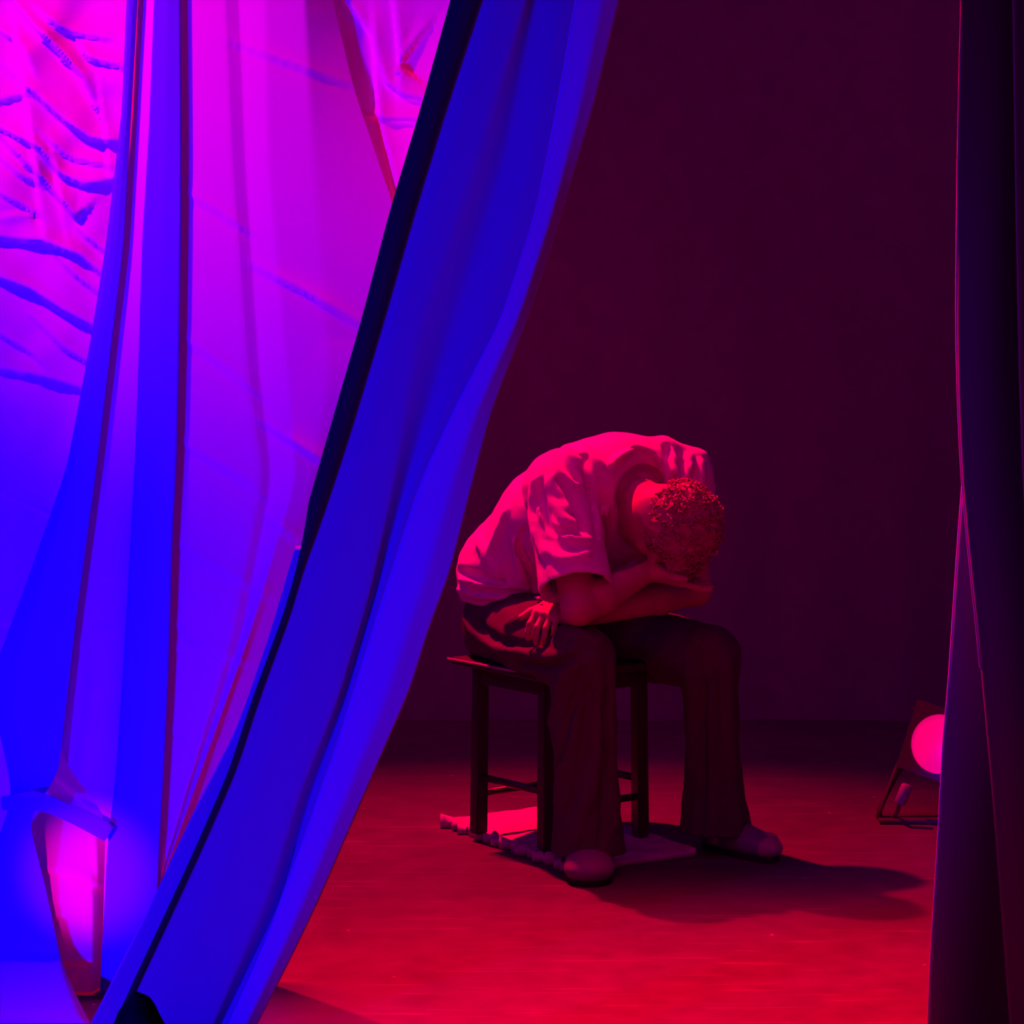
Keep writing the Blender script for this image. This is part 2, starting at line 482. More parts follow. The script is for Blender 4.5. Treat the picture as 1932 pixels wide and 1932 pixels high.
# 3. narrow tied drape at the far left
T_L = lut({0: 240, 210: 231, 466: 200, 652: 170, 885: 126, 1100: 50, 1300: -24, 1380: 0, 1450: 14, 1505: 27, 1545: 10, 1610: -14, 1932: -190})
T_R = lut({0: 259, 210: 247, 466: 233, 652: 210, 885: 182, 1167: 144, 1461: 110, 1492: 98, 1512: 68, 1535: 50, 1579: 62, 1666: 84, 1802: 114, 1832: 121, 1932: 170})
T_M = lambda y: T_L(y) * 0.45 + T_R(y) * 0.55
T_N = lambda y: T_L(y) * 0.75 + T_R(y) * 0.25
t_root = empty('tied_drape', at_floor(20, 1960))
tag(t_root, 'narrow blue drape at the far left, cinched near its foot by a cloth tie', 'drape')
drape('drape_cloth', [(T_L, const(5.992)), (T_N, const(5.985)), (T_M, const(5.986)), (T_R, const(5.992))], M_TIED, t_root, sub=8, rowstep=10, ybot=1990, extra=lambda px, py: -np.clip((py - 1640) / 290, 0, 1.1) * 0.06 - np.clip((py - 1790) / 140, 0, 1) ** 1.5 * 0.17, thick=0.0015)
bm = bmesh.new()
pts = [at(6, 1516, 5.98), at(30, 1514, 5.95), at(62, 1510, 5.95), at(98, 1519, 5.955), (at(150, 1543, 5.958)), at(190, 1563, 5.958), at(206, 1573, 5.960)]
tube_bm(bm, pts, [.015, .018, .021, .018, .0185, .020, .019], 10, flat=0.35)
bm_obj('drape_tie', bm, M_TIED, t_root, True)

# 4. the large diagonal drape
d_root = empty('diagonal_drape', at_floor(330, 2000))
tag(d_root, 'large blue drape sweeping diagonally from top centre to bottom left, with a dark hem', 'drape')
# the strip left of the hem, then the cloth body
G_L0 = lambda y: G_L(y)
G_Hl = lambda y: min(G_H(y) - 2, G_H(y))
drape('side_strip', [(lambda y: min(G_L(y), G_H(y) - 6), const(5.67)), (G_H, const(5.64))], M_DIAG, d_root, sub=6, rowstep=12, ytop=1030)
A_ = lambda y: G_H(y) * .62 + G_V(y) * .38
B_ = lambda y: G_V2(y) * .35 + G_F(y) * .65
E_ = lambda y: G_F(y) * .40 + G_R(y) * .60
drape('drape_cloth', [(G_H, const(5.64)), (A_, const(5.625)), (G_V, const(5.62)), (G_V2, const(5.645)), (B_, const(5.62)), (G_F, const(5.618))],
      M_DIAG, d_root, sub=9, rowstep=12, rnd=2)
te = drape('lit_edge', [(G_F, const(5.616)), (E_, const(5.622)), (G_R, const(5.65))], M_LIT_EDGE, d_root, sub=8, rowstep=12, rnd=1)  # violet colour paints the red light this edge catches
tag(te, 'right edge of the drape, coloured violet for the red light it catches')
# dark hem band, broad at the top and closing to a line
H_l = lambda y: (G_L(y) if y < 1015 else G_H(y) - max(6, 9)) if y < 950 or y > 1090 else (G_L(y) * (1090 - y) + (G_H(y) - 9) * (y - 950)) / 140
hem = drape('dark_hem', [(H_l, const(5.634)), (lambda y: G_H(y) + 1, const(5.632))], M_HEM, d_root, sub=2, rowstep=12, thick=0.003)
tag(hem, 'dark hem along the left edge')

# dark bundle lying against its foot
def lumpy(name, centre, radii, mat, parent=None, amp=0.06, seed=0, zmin=None):
    bm = bmesh.new(); bmesh.ops.create_icosphere(bm, subdivisions=4, radius=1)
    for v in bm.verts:
        n = v.co.normalized()
        k = 1 + amp * (math.sin(n.x * 5 + seed) * math.cos(n.z * 4 + seed * 2) + 0.5 * math.sin(n.y * 9 + n.z * 7 + seed) + 0.35 * math.sin(n.x * 14 + n.z * 3))
        v.co = Vector((n.x * radii[0], n.y * radii[1], n.z * radii[2])) * k + Vector(centre)
        if zmin is not None and v.co.z < zmin: v.co.z = zmin
    return bm_obj(name, bm, mat, parent, True)
bc = at(262, 1990, 4.90)
bag = empty('sandbag', (bc.x, bc.y, 0))
tag(bag, 'dark rounded bag standing before the foot of the diagonal drape, cut by the bottom edge', 'bag')
lumpy('bag_body', (bc.x, bc.y, 0.14), (0.062, 0.065, 0.152), M_BUNDLE, bag, 0.04, 1.3, 0.004)
bm = bmesh.new()
tube_bm(bm, [(bc.x + 0.066 * math.cos(t), bc.y + 0.068 * math.sin(t), 0.13) for t in np.linspace(0, 2 * math.pi, 33)], 0.004, 8)
bm_obj('strap', bm, M_BUNDLE, bag, True)

# ------------------------------------------------------------------ black stage curtain, right
def curtain_panel(name, edge, Y0, mat_, parent, folds, xr):
    """velvet panel; its near edge rolls back on itself"""
    prof = []            # (offset in px from edge, depth offset m)
    for t in np.linspace(0, 1, 9):   # roll
        a = math.pi * (0.95 - t * 0.95)
        prof.append((10 + 10 * -math.sin(a * 0.5 + 0.0) + 0 * t, 0.03 * (math.cos(math.pi * t) * 0.5 + 0.5)))
    prof = [(12 * (1 - math.sin(t)), 0.022 - 0.022 * (1 - math.cos(t))) for t in np.linspace(-0.2, math.pi / 2, 8)]
    prof = [(9 * (1 - math.cos(th)), 0.018 * math.sin(th)) for th in np.linspace(1.9, 0, 9)] + [(9 * (1 - math.cos(th)), -0.012 * math.sin(th)) for th in np.linspace(0.25, 1.5, 6)]
    n = 60
    for i in range(1, n + 1):
        u = i / n
        prof.append((9 + u * (xr), folds(u)))
    ys = np.arange(-1300, 2150, 20)
    vs = []; nc = len(prof)
    for y in ys:
        for dx, dd in prof:
            Y = Y0 + dd + 0.004 * math.sin(y / 190 + dx / 30)
            p = at(edge(y) + dx, y, Y)
            vs.append((p.x, p.y, min(3.4, max(0.006, p.z))))
    idx = np.arange(len(vs)).reshape(len(ys), nc)
    q = np.stack([idx[:-1, :-1], idx[1:, :-1], idx[1:, 1:], idx[:-1, 1:]], -1).reshape(-1, 4)
    V = np.array(vs); zs = V[q][:, :, 2]; q = q[(zs.max(1) - zs.min(1)) > 1e-5]
    used = np.unique(q); remap = -np.ones(len(V), int); remap[used] = np.arange(len(used))
    return mesh_obj(name, V[used], remap[q], mat_, parent)
cr = empty('stage_curtain', at_floor(1850, 2050))
tag(cr, 'black velvet stage curtain hanging full height at the right edge of the photo', 'curtain')
E1 = lut({0: 1815, 300: 1808, 600: 1805, 750: 1808, 900: 1815, 1050: 1829, 1200: 1845, 1280: 1852, 1500: 1872, 1932: 1905})
E2 = lut({0: 1850, 600: 1838, 900: 1818, 1000: 1810, 1150: 1800, 1300: 1790, 1400: 1780, 1600: 1770, 1800: 1757, 1932: 1752})
E3 = lut({0: 1913, 400: 1919, 700: 1925, 900: 1932, 1400: 1960, 1932: 1990})
curtain_panel('curtain_panel', E1, 5.30, M_VELVET, cr, lambda u: -0.02 * math.sin(u * 16) - 0.012, 560)
curtain_panel('curtain_panel', E2, 5.42, M_VELVET, cr, lambda u: -0.02 * math.sin(u * 13 + 1), 620)
curtain_panel('curtain_panel', E3, 5.20, M_VELVET, cr, lambda u: -0.02 * math.sin(u * 14) - 0.01, 450)
def rim_tube(E, Y, parent, y0=-1300, y1=2150):  # pale tube on the fold edge stands in for rim light
    bm = bmesh.new(); pts = []
    for y in np.arange(y0, y1, 40):
        p = at(E(y) - 0.5, y, Y)
        if 0.01 < p.z < 3.39: pts.append(p)
    tube_bm(bm, pts, 0.0024, 6)
    return tag(bm_obj('rim_highlight', bm, M_RIM, parent, True), 'thin pale highlight standing in for rim light along the fold')
rim_tube(E1, 5.30, cr, -1300, 1290); rim_tube(E2, 5.42, cr, 880); rim_tube(E3, 5.20, cr)

# ------------------------------------------------------------------ floor lamp (par can) beside the curtain
lf = at_floor(1745, 1556)
LY = lf.y
lamp = empty('stage_lamp', (lf.x, LY, 0))
tag(lamp, 'small square-fronted stage lamp glowing pink on the floor beside the black curtain', 'lamp')
lc = at(1772, 1404, LY)
rollv = math.radians(14)
face_n = Vector((-0.45, -0.86, 0.18)).normalized()
lx = face_n.cross(Vector((0, 0, 1))).normalized() * -1
lx = (Matrix.Rotation(-rollv, 3, face_n) @ lx).normalized()
lz = face_n.cross(lx).normalized()
if lz.z < 0: lz = -lz
R3 = Matrix((lx, -face_n, lz)).transposed()        # local x, y (backwards), z
def loc2w(x, y, z): return lc + R3 @ Vector((x, y, z))
bm = bmesh.new()   # gel frame, a square with round opening
N = 48; ro = 0.079; hs = 0.094
ring_o = []; ring_i = []; ring_i2 = []; ring_o2 = []
for k in range(N):
    a = 2 * math.pi * k / N; c, s = math.cos(a), math.sin(a); m = max(abs(c), abs(s))
    ring_i.append(bm.verts.new(loc2w(ro * c, -0.004, ro * s))); ring_o.append(bm.verts.new(loc2w(hs * c / m, -0.004, hs * s / m)))
    ring_i2.append(bm.verts.new(loc2w(ro * c, 0.006, ro * s))); ring_o2.append(bm.verts.new(loc2w(hs * c / m, 0.006, hs * s / m)))
for k in range(N):
    j = (k + 1) % N
    bm.faces.new((ring_i[k], ring_i[j], ring_o[j], ring_o[k])); bm.faces.new((ring_o[k], ring_o[j], ring_o2[j], ring_o2[k]))
    bm.faces.new((ring_i2[k], ring_o2[k], ring_o2[j], ring_i2[j])); bm.faces.new((ring_i[j], ring_i[k], ring_i2[k], ring_i2[j]))
bm_obj('gel_frame', bm, M_LAMPCAN, lamp)
bm = bmesh.new()   # can body as a lathe
prev = None
for (r, y) in ((0.086, 0.006), (0.086, 0.03), (0.088, 0.034), (0.086, 0.038), (0.084, 0.14), (0.070, 0.16), (0.066, 0.20), (0.04, 0.215), (0.0005, 0.216)):
    ring = [bm.verts.new(loc2w(r * math.cos(2 * math.pi * k / 32), y, r * math.sin(2 * math.pi * k / 32))) for k in range(32)]
    if prev:
        for k in range(32): bm.faces.new((prev[k], prev[(k + 1) % 32], ring[(k + 1) % 32], ring[k]))
    prev = ring
bm_obj('lamp_can', bm, M_LAMPCAN, lamp, True)
bm = bmesh.new(); prev = None
for (r, y) in ((0.080, 0.004), (0.07, 0.0), (0.05, -0.006), (0.025, -0.0095), (0.0005, -0.0105)):
    ring = [bm.verts.new(loc2w(r * math.cos(2 * math.pi * k / 40), y, r * math.sin(2 * math.pi * k / 40))) for k in range(40)]
    if prev:
        for k in range(40): bm.faces.new((prev[k], prev[(k + 1) % 40], ring[(k + 1) % 40], ring[k]))
    prev = ring
tag(bm_obj('lens', bm, M_LENS, lamp, True), 'round glowing pink lens')
# bracket legs and the pale knob, left and right
for sx in (-1, 1):
    bm = bmesh.new()
    p0 = loc2w(0.098 * sx, 0.07, 0); foot = Vector((lf.x + 0.085 * sx - 0.03, LY + 0.05, 0.006))
    mid = Vector((foot.x, foot.y, 0.03))
    tube_bm(bm, [p0 + Vector((0, 0, 0.012)), p0, (p0 + mid) / 2, mid, foot], 0.008, 8, flat=1.8)
    bm_obj('bracket_leg', bm, M_LAMPCAN, lamp, True)
bm = bmesh.new()
ka, kb = at(1712, 1480, LY - 0.02), at(1697, 1517, LY - 0.02)
tube_bm(bm, [ka, ka + (kb - ka) * .08, ka + (kb - ka) * .92, kb], [.010, .0155, .0155, .012], 12)
tag(bm_obj('knob', bm, M_KNOB, lamp, True), 'pale cylindrical knob below the lamp')
bm = bmesh.new()
box_bm(bm, (lf.x, LY + 0.05, 0.006), (0.12, 0.05, 0.006), None, 0.003)
tube_bm(bm, [kb, Vector((kb.x, LY + 0.02, 0.03)), Vector((lf.x - 0.08, LY + 0.04, 0.01))], 0.006, 8)
bm_obj('lamp_base', bm, M_LAMPCAN, lamp)

# ------------------------------------------------------------------ mat under the stool
mL, mN, mB = at_floor(837, 1561), at_floor(1080, 1650), at_floor(1060, 1532)
mR = mN + mB - mL
def mat_rug():
    nu, nv = 90, 60
    vs = []; fs = []
    for j in range(nv + 1):
        for i in range(nu + 1):
            u = i / nu; v = j / nv            # u along left->near, v towards the back edge
            p = mL + (mN - mL) * u + (mB - mL) * v
            z = 0.017 + 0.0015 * math.sin(u * 31 + v * 7) * math.sin(v * 23)
            e = max(0, 1 - v * nv / 5.0)      # rolled, lumpy long edge
            z += e * (0.010 + 0.006 * math.sin(u * 70) + 0.005 * math.sin(u * 131 + 1))
            dirv = (mB - mL).normalized()
            p = p - dirv * e * (0.008 * math.sin(u * 95) + 0.006 * math.sin(u * 41 + 2) + 0.004 * math.sin(u * 171))
            e2 = max(0, 1 - (1 - v) * nv / 3.0)
            z += e2 * 0.006
            e3 = max(0, 1 - u * nu / 4.0)
            z += e3 * 0.006
            vs.append((p.x, p.y, z))
    W = nu + 1
    for j in range(nv):
        for i in range(nu):
            a = j * W + i; fs.append((a, a + 1, a + 1 + W, a + W))
    base = len(vs)
    vs2 = [(x, y, 0.0012) for x, y, z in vs]
    vs += vs2
    for j in range(nv):
        for i in range(nu):
            a = base + j * W + i; fs.append((a, a + W, a + 1 + W, a + 1))
    edge = [i for i in range(nu + 1)] + [j * W + nu for j in range(1, nv + 1)] + [nv * W + i for i in range(nu - 1, -1, -1)] + [j * W for j in range(nv - 1, 0, -1)]
    for k in range(len(edge)):
        a, b = edge[k], edge[(k + 1) % len(edge)]
        fs.append((b, a, a + base, b + base))
    o = mesh_obj('floor_mat', vs, fs, M_MAT)
    return tag(o, 'pale woven floor mat with a ragged rolled edge under the stool', 'mat')
mat_rug()

# ------------------------------------------------------------------ stool
MZ = 0.0195
f_bl, f_fl, f_fr = [Vector((p.x, p.y, 0)) for p in (at_floor(903, 1573, .019), at_floor(1030, 1606, .019), at_floor(1208, 1578, .019))]
f_br = f_bl + f_fr - f_fl
s_ctr = (f_bl + f_fr) / 2
stool = empty('stool', (s_ctr.x, s_ctr.y, 0))
tag(stool, 'dark wooden four-legged stool with a thin seat under the bowed person', 'stool')
sx = (f_fr - f_fl).normalized(); sy = (f_bl - f_fl).normalized()
def st(u, v, z): return s_ctr + sx * u + sy * v + Vector((0, 0, z))
hu = (f_fr - f_fl).length / 2; hv = (f_bl - f_fl).length / 2
RS = Matrix((sx, (sy - sx * sx.dot(sy)).normalized(), Vector((0, 0, 1)))).transposed()
seat_z = 0.480      # above the mat
bm = bmesh.new(); box_bm(bm, st(0, 0, seat_z - 0.009), (hu + 0.055, hv + 0.055, 0.009), RS, 0.004)
bm_obj('seat', bm, M_STOOL, stool)
for (a, b, c, d) in ((-1, -1, 1, -1), (1, -1, 1, 1), (1, 1, -1, 1), (-1, 1, -1, -1)):
    bm = bmesh.new()
    p, q = st(a * (hu - .0), b * (hv - .0), seat_z - 0.042), st(c * (hu - .0), d * (hv - .0), seat_z - 0.042)
    dr = (q - p).normalized(); up = Vector((0, 0, 1)); nn = dr.cross(up)
    box_bm(bm, (p + q) / 2, ((q - p).length / 2 - 0.017, 0.008, 0.024), Matrix((dr, -nn, up)).transposed(), 0.002)
    bm_obj('apron', bm, M_STOOL, stool)
for (a, b) in ((-1, -1), (1, -1), (1, 1), (-1, 1)):
    bm = bmesh.new()
    top = st(a * (hu - .004), b * (hv - .004), seat_z - 0.019); bot = st(a * hu, b * hv, MZ + 0.001)
    r = bmesh.ops.create_cube(bm, size=1.0)
    for v in r['verts']:
        k = 1 if v.co.z > 0 else 0
        cpt = top if k else bot; wdt = 0.034 if k else 0.036
        v.co = cpt + sx * (v.co.x * wdt) + RS @ Vector((0, v.co.y * wdt, 0))
    bmesh.ops.bevel(bm, geom=list(bm.edges), offset=0.004, segments=2, affect='EDGES')
    bm_obj('leg', bm, M_STOOL, stool)
for (a, b, c, d, z) in ((1, 1, -1, 1, .125), (-1, -1, 1, -1, .125), (-1, 1, -1, -1, .17), (1, 1, 1, -1, .17)):
    bm = bmesh.new(); p, q = st(a * hu, b * hv, z), st(c * hu, d * hv, z)
    dr = (q - p).normalized()
    tube_bm(bm, [p + dr * 0.014, (p + q) / 2, q - dr * 0.014], [0.009, 0.010, 0.009], 10)
    bm_obj('stretcher', bm, M_STOOL, stool, True)

bm = bmesh.new()
tube_bm(bm, [st(-hu - .056, hv + .054, seat_z - .004), st(-hu - .056, -hv - .054, seat_z - .004)], 0.0035, 8)
tag(bm_obj('seat_trim', bm, M_TRIM, stool, True), 'thin shiny metal edging along the seat')

# ------------------------------------------------------------------ implicit-surface modeller for the person
class Field:
    def __init__(s, lo, hi, h):
        s.lo = np.array(lo, float); s.h = h
        s.n = np.ceil((np.array(hi) - s.lo) / h).astype(int) + 1
        s.D = np.full(s.n, 0.2, np.float32)
    def grid(s, lo, hi):
        i0 = np.clip(((np.array(lo) - s.lo) / s.h).astype(int), 0, s.n - 1)
        i1 = np.clip(np.ceil((np.array(hi) - s.lo) / s.h).astype(int) + 1, 1, s.n)
        i1 = np.maximum(i1, i0 + 1)
        ax = [s.lo[k] + s.h * np.arange(i0[k], i1[k], dtype=np.float32) for k in range(3)]
        X, Y, Z = np.meshgrid(*[a.astype(np.float32) for a in ax], indexing='ij', sparse=True)
        return (slice(i0[0], i1[0]), slice(i0[1], i1[1]), slice(i0[2], i1[2])), X, Y, Z
    def _comb(s, sl, d, k, mode):
        D = s.D[sl]
        if mode == 'add':
            if k <= 0: s.D[sl] = np.minimum(D, d); return
            hh = np.clip(0.5 + 0.5 * (D - d) / k, 0, 1)
            s.D[sl] = D * (1 - hh) + d * hh - k * hh * (1 - hh)
        else:
            nd = -d
            hh = np.clip(0.5 - 0.5 * (D - nd) / max(k, 1e-4), 0, 1)
            s.D[sl] = D * (1 - hh) + nd * hh + k * hh * (1 - hh)
    def cap(s, a, b, ra, rb, k=0.02, mode='add', sq=None):
        """tapered capsule; sq=(axis vector, factor): flattened along axis by factor"""
        a = np.array(a, float); b = np.array(b, float); m = max(ra, rb) * (1 if not sq else 1.0) + 0.06 + k
        sl, X, Y, Z = s.grid(np.minimum(a, b) - m, np.maximum(a, b) + m)
        ba = b - a; L2 = ba.dot(ba) + 1e-9
        px, py, pz = X - a[0], Y - a[1], Z - a[2]
        t = np.clip((px * ba[0] + py * ba[1] + pz * ba[2]) / L2, 0, 1)
        ex, ey, ez = px - t * ba[0], py - t * ba[1], pz - t * ba[2]
        if sq:
            ax = np.array(sq[0], float); ax /= np.linalg.norm(ax)
            dt = (ex * ax[0] + ey * ax[1] + ez * ax[2]) * (1 / sq[1] - 1)
            ex, ey, ez = ex + dt * ax[0], ey + dt * ax[1], ez + dt * ax[2]
        d = np.sqrt(ex * ex + ey * ey + ez * ez) - (ra + (rb - ra) * t)
        if sq: d = d * sq[1] ** 0.5
        s._comb(sl, d.astype(np.float32), k, mode)
    def ell(s, c, axes, radii, k=0.02, mode='add'):
        c = np.array(c, float); m = max(radii) + 0.06 + k
        sl, X, Y, Z = s.grid(c - m, c + m)
        px, py, pz = X - c[0], Y - c[1], Z - c[2]
        k0 = 0; k1 = 0
        for ax, r in zip(axes, radii):
            q = px * ax[0] + py * ax[1] + pz * ax[2]
            k0 = k0 + (q / r) ** 2; k1 = k1 + (q / (r * r)) ** 2
        k0 = np.sqrt(k0); k1 = np.sqrt(k1) + 1e-6
        s._comb(sl, (k0 * (k0 - 1) / k1).astype(np.float32), k, mode)
    def chain(s, pts, rs, k=0.01, mode='add', sq=None):
        for i in range(len(pts) - 1):
            r0 = rs[i] if isinstance(rs, (list, tuple)) else rs
            r1 = rs[i + 1] if isinstance(rs, (list, tuple)) else rs
            s.cap(pts[i], pts[i + 1], r0, r1, k, mode, sq)
    def plane(s, p, n, k=0.008):
        """cut away everything on the side n points to"""
        n = np.array(n, float); n /= np.linalg.norm(n); p = np.array(p, float)
        sl, X, Y, Z = s.grid(s.lo, s.lo + s.h * (s.n - 1))
        d = (X - p[0]) * n[0] + (Y - p[1]) * n[1] + (Z - p[2]) * n[2]
        s._comb(sl, -d.astype(np.float32), k, 'sub_')
    def noise(s, fn, band=0.03):
        m = np.argwhere(np.abs(s.D) < band)
        P = s.lo + m * s.h
        s.D[m[:, 0], m[:, 1], m[:, 2]] += fn(P[:, 0], P[:, 1], P[:, 2]).astype(np.float32)
    def hit(s, px, py, y0=6.6, y1=8.3):
        A = at(px, py, y0); B = at(px, py, y1)
        n = int((B - A).length / (s.h * 0.5))
        T = np.linspace(0, 1, n)[:, None]
        P = np.array(A)[None] * (1 - T) + np.array(B)[None] * T
        I = np.round((P - s.lo) / s.h).astype(int)
        ok = np.all((I >= 0) & (I < s.n), 1)
        I = np.clip(I, 0, s.n - 1)
        v = s.D[I[:, 0], I[:, 1], I[:, 2]]
        w_ = np.where(ok & (v < 0))[0]
        return Vector(P[w_[0]]) if len(w_) else None
    def freeze(s): s.base = s.D.copy()
    def base_hit(s, px, py):
        D = s.D; s.D = s.base; p = s.hit(px, py); s.D = D
        return p
    def mesh(s):
        D = s.D; S = D < 0
        nx, ny, nz = [x - 1 for x in s.n]
        cnt = np.zeros((nx, ny, nz), np.uint8)
        for dx in (0, 1):
            for dy in (0, 1):
                for dz in (0, 1):
                    cnt += S[dx:dx + nx, dy:dy + ny, dz:dz + nz]
        act = np.argwhere((cnt > 0) & (cnt < 8))
        vid = np.full((nx, ny, nz), -1, np.int32)
        vid[act[:, 0], act[:, 1], act[:, 2]] = np.arange(len(act))
        acc = np.zeros((len(act), 3)); num = np.zeros(len(act))
        corners = [(a, b, c) for a in (0, 1) for b in (0, 1) for c in (0, 1)]
        val = {c: D[act[:, 0] + c[0], act[:, 1] + c[1], act[:, 2] + c[2]] for c in corners}
        for c in corners:
            for k in range(3):
                if c[k] == 0:
                    e = list(c); e[k] = 1; e = tuple(e)
                    a, b = val[c], val[e]
                    m = (a < 0) != (b < 0)
                    t = np.where(m, a / np.where(m, a - b, 1), 0)
                    p = np.tile(np.array(c, float), (len(act), 1)); p[:, k] = t
                    acc[m] += p[m]; num[m] += 1
        V = s.lo + (act + acc / num[:, None]) * s.h
        quads = []
        for k in range(3):
            o1, o2 = [(1, 2), (2, 0), (0, 1)][k]
            sa = [slice(None)] * 3; sb = [slice(None)] * 3
            sa[k] = slice(0, -1); sb[k] = slice(1, None)
            A_, B_ = S[tuple(sa)], S[tuple(sb)]
            E = np.argwhere(A_ != B_)
            E = E[(E[:, o1] > 0) & (E[:, o2] > 0) & (E[:, o1] < s.n[o1] - 1) & (E[:, o2] < s.n[o2] - 1)]
            ins = S[E[:, 0], E[:, 1], E[:, 2]]
            def vv(d1, d2):
                I = E.copy(); I[:, o1] -= d1; I[:, o2] -= d2
                return vid[I[:, 0], I[:, 1], I[:, 2]]
            q = np.stack([vv(1, 1), vv(0, 1), vv(0, 0), vv(1, 0)], 1)
            q[~ins] = q[~ins][:, ::-1]
            quads.append(q)
        Q = np.concatenate(quads); Q = Q[(Q >= 0).all(1)]
        return V, Q
    def build(s, name, mat, parent, relax=1):
        V, Q = s.mesh()
        for _ in range(relax):
            acc = np.zeros_like(V); num = np.zeros(len(V))
            for i in range(4):
                np.add.at(acc, Q[:, i], V[Q[:, (i + 1) % 4]]); np.add.at(num, Q[:, i], 1)
                np.add.at(acc, Q[:, (i + 1) % 4], V[Q[:, i]]); np.add.at(num, Q[:, (i + 1) % 4], 1)
            V = V * 0.5 + 0.5 * acc / np.maximum(num, 1)[:, None]
        return mesh_obj(name, V, Q, mat, parent)

def vn(v): v = Vector(v); return v.normalized()

# joints, in metres
SR, SL = at(1058, 925, 7.28), at(1283, 912, 7.50)          # shoulders
UB = at(1165, 915, 7.44)                                   # upper back
MB_, LB = at(1048, 985, 7.55), at(968, 1082, 7.62)
PV = at(962, 1158, 7.66)
ER = at(1092, 1148, 7.10); WR = at(1222, 1078, 7.24)       # right elbow, wrist
EL = at(1312, 1112, 7.42); WL = at(1078, 1166, 7.165)      # left elbow, wrist
HR, HL = at(962, 1185, 7.60), at(1085, 1190, 7.78)         # hips
KR, KL = at(1096, 1245, 7.13), at(1336, 1240, 7.38)        # knees
AR, AL = at(1110, 1590, 7.17), at(1362, 1575, 7.42)        # ankles
HC = at(1262, 992, 7.26)                                  # head centre
NB = at(1196, 905, 7.40)                                   # base of the neck
root_p = empty('person', (s_ctr.x, s_ctr.y, 0))
tag(root_p, 'person on a stool bent double, head in hand, wearing short-sleeved shirt and dark trousers', 'person')

hc = vn((0.78, -0.42, -0.46))                               # crown direction
f0 = Vector((-0.30, 0.12, -0.90)); hf = vn(f0 - hc * f0.dot(hc))   # face direction
hs_ = vn(hc.cross(hf))                                      # lateral axis
if hs_.x > 0: hs_ = -hs_                                     # towards the person's right (image left)
def HP(s_, f_, c_): return HC + hs_ * s_ + hf * f_ + hc * c_

# ---- trousers field
TR = Field((-0.30, 6.85, 0.03), (0.80, 8.0, 0.78), 0.005)
TR.cap(HR, HL, 0.115, 0.115, 0.05)
TR.cap(PV + Vector((0.02, 0, 0.02)), (HR + HL) / 2, 0.125, 0.13, 0.05)
TR.chain([HR + Vector((0.0, 0, 0)), HR.lerp(KR, .5), KR], [0.118, 0.104, 0.082], 0.03)
TR.chain([HL, HL.lerp(KL, .5), KL], [0.118, 0.100, 0.080], 0.03)
hemR = Vector((AR.x + .002, AR.y - .005, 0.052)); hemL = Vector((AL.x - .01, AL.y - 0.01, 0.052))
TR.chain([KR, KR.lerp(hemR, .35), KR.lerp(hemR, .7), hemR + Vector((0, 0, -.06))], [0.080, 0.077, 0.077, 0.101], 0.02)
TR.chain([KL, KL.lerp(hemL, .35), KL.lerp(hemL, .7), hemL + Vector((0, 0, -.06))], [0.078, 0.066, 0.066, 0.104], 0.02)
def H(fld, x, y): return fld.hit(x, y)
def fold(fld, pts, r, sink, k=0.012, mode='add'):
    P = []
    q = np.array(pts, float)
    for _ in range(3):                      # corner cutting gives a smooth run of points
        q = np.concatenate([q[:1]] + [np.stack([a * .75 + b * .25, a * .25 + b * .75]) for a, b in zip(q[:-1], q[1:])] + [q[-1:]])
    for (x, y) in q:
        p = fld.base_hit(x, y)
        if p is None: continue
        d = vn(p - Vector((0, 0, CAM_H)))
        P.append(p + d * sink)
    P = [(P[max(0, i - 2)] + P[max(0, i - 1)] + P[i] + P[min(len(P) - 1, i + 1)] + P[min(len(P) - 1, i + 2)]) / 5 for i in range(len(P))]
    if len(P) < 2: return
    n = len(P)
    r *= 0.8
    rs = [r * (0.45 + 0.55 * math.sin(math.pi * (i + 0.4) / (n - 0.2))) for i in range(n)]
    fld.chain(P, rs, k, mode)
TR.freeze()
# trouser folds: ridges falling from the knee, valleys between them
for pts in ([(1085, 1215), (1062, 1290), (1040, 1360), (1030, 1430)],
            [(1120, 1225), (1080, 1320), (1062, 1420), (1052, 1520)],
            [(1125, 1240), (1135, 1380), (1120, 1480), (1085, 1590)],
            [(1150, 1250), (1150, 1400), (1160, 1560)],
            [(960, 1180), (1000, 1165), (1060, 1172)],
            [(930, 1215), (1000, 1235), (1060, 1240)],
            [(880, 1165), (900, 1200), (960, 1235)],
            [(1300, 1260), (1310, 1400), (1290, 1580)],
            [(1375, 1250), (1372, 1400), (1395, 1590)],
            [(1340, 1260), (1345, 1450), (1350, 1590)],
            [(1060, 1190), (1090, 1200), (1130, 1212)]):
    fold(TR, pts, 0.016, 0.006, 0.014)
for pts in ([(1105, 1260), (1068, 1360), (1046, 1470)],
            [(1112, 1300), (1100, 1420), (1070, 1540)],
            [(1140, 1300), (1142, 1450), (1135, 1600)],
            [(900, 1170), (930, 1210), (1010, 1220)],
            [(1326, 1280), (1325, 1450), (1318, 1590)],
            [(980, 1250), (1040, 1262), (1080, 1240)]):
    fold(TR, pts, 0.012, -0.004, 0.012, 'sub')
TR.plane((0, 0, 0.052), (0, 0, -1), 0.004)
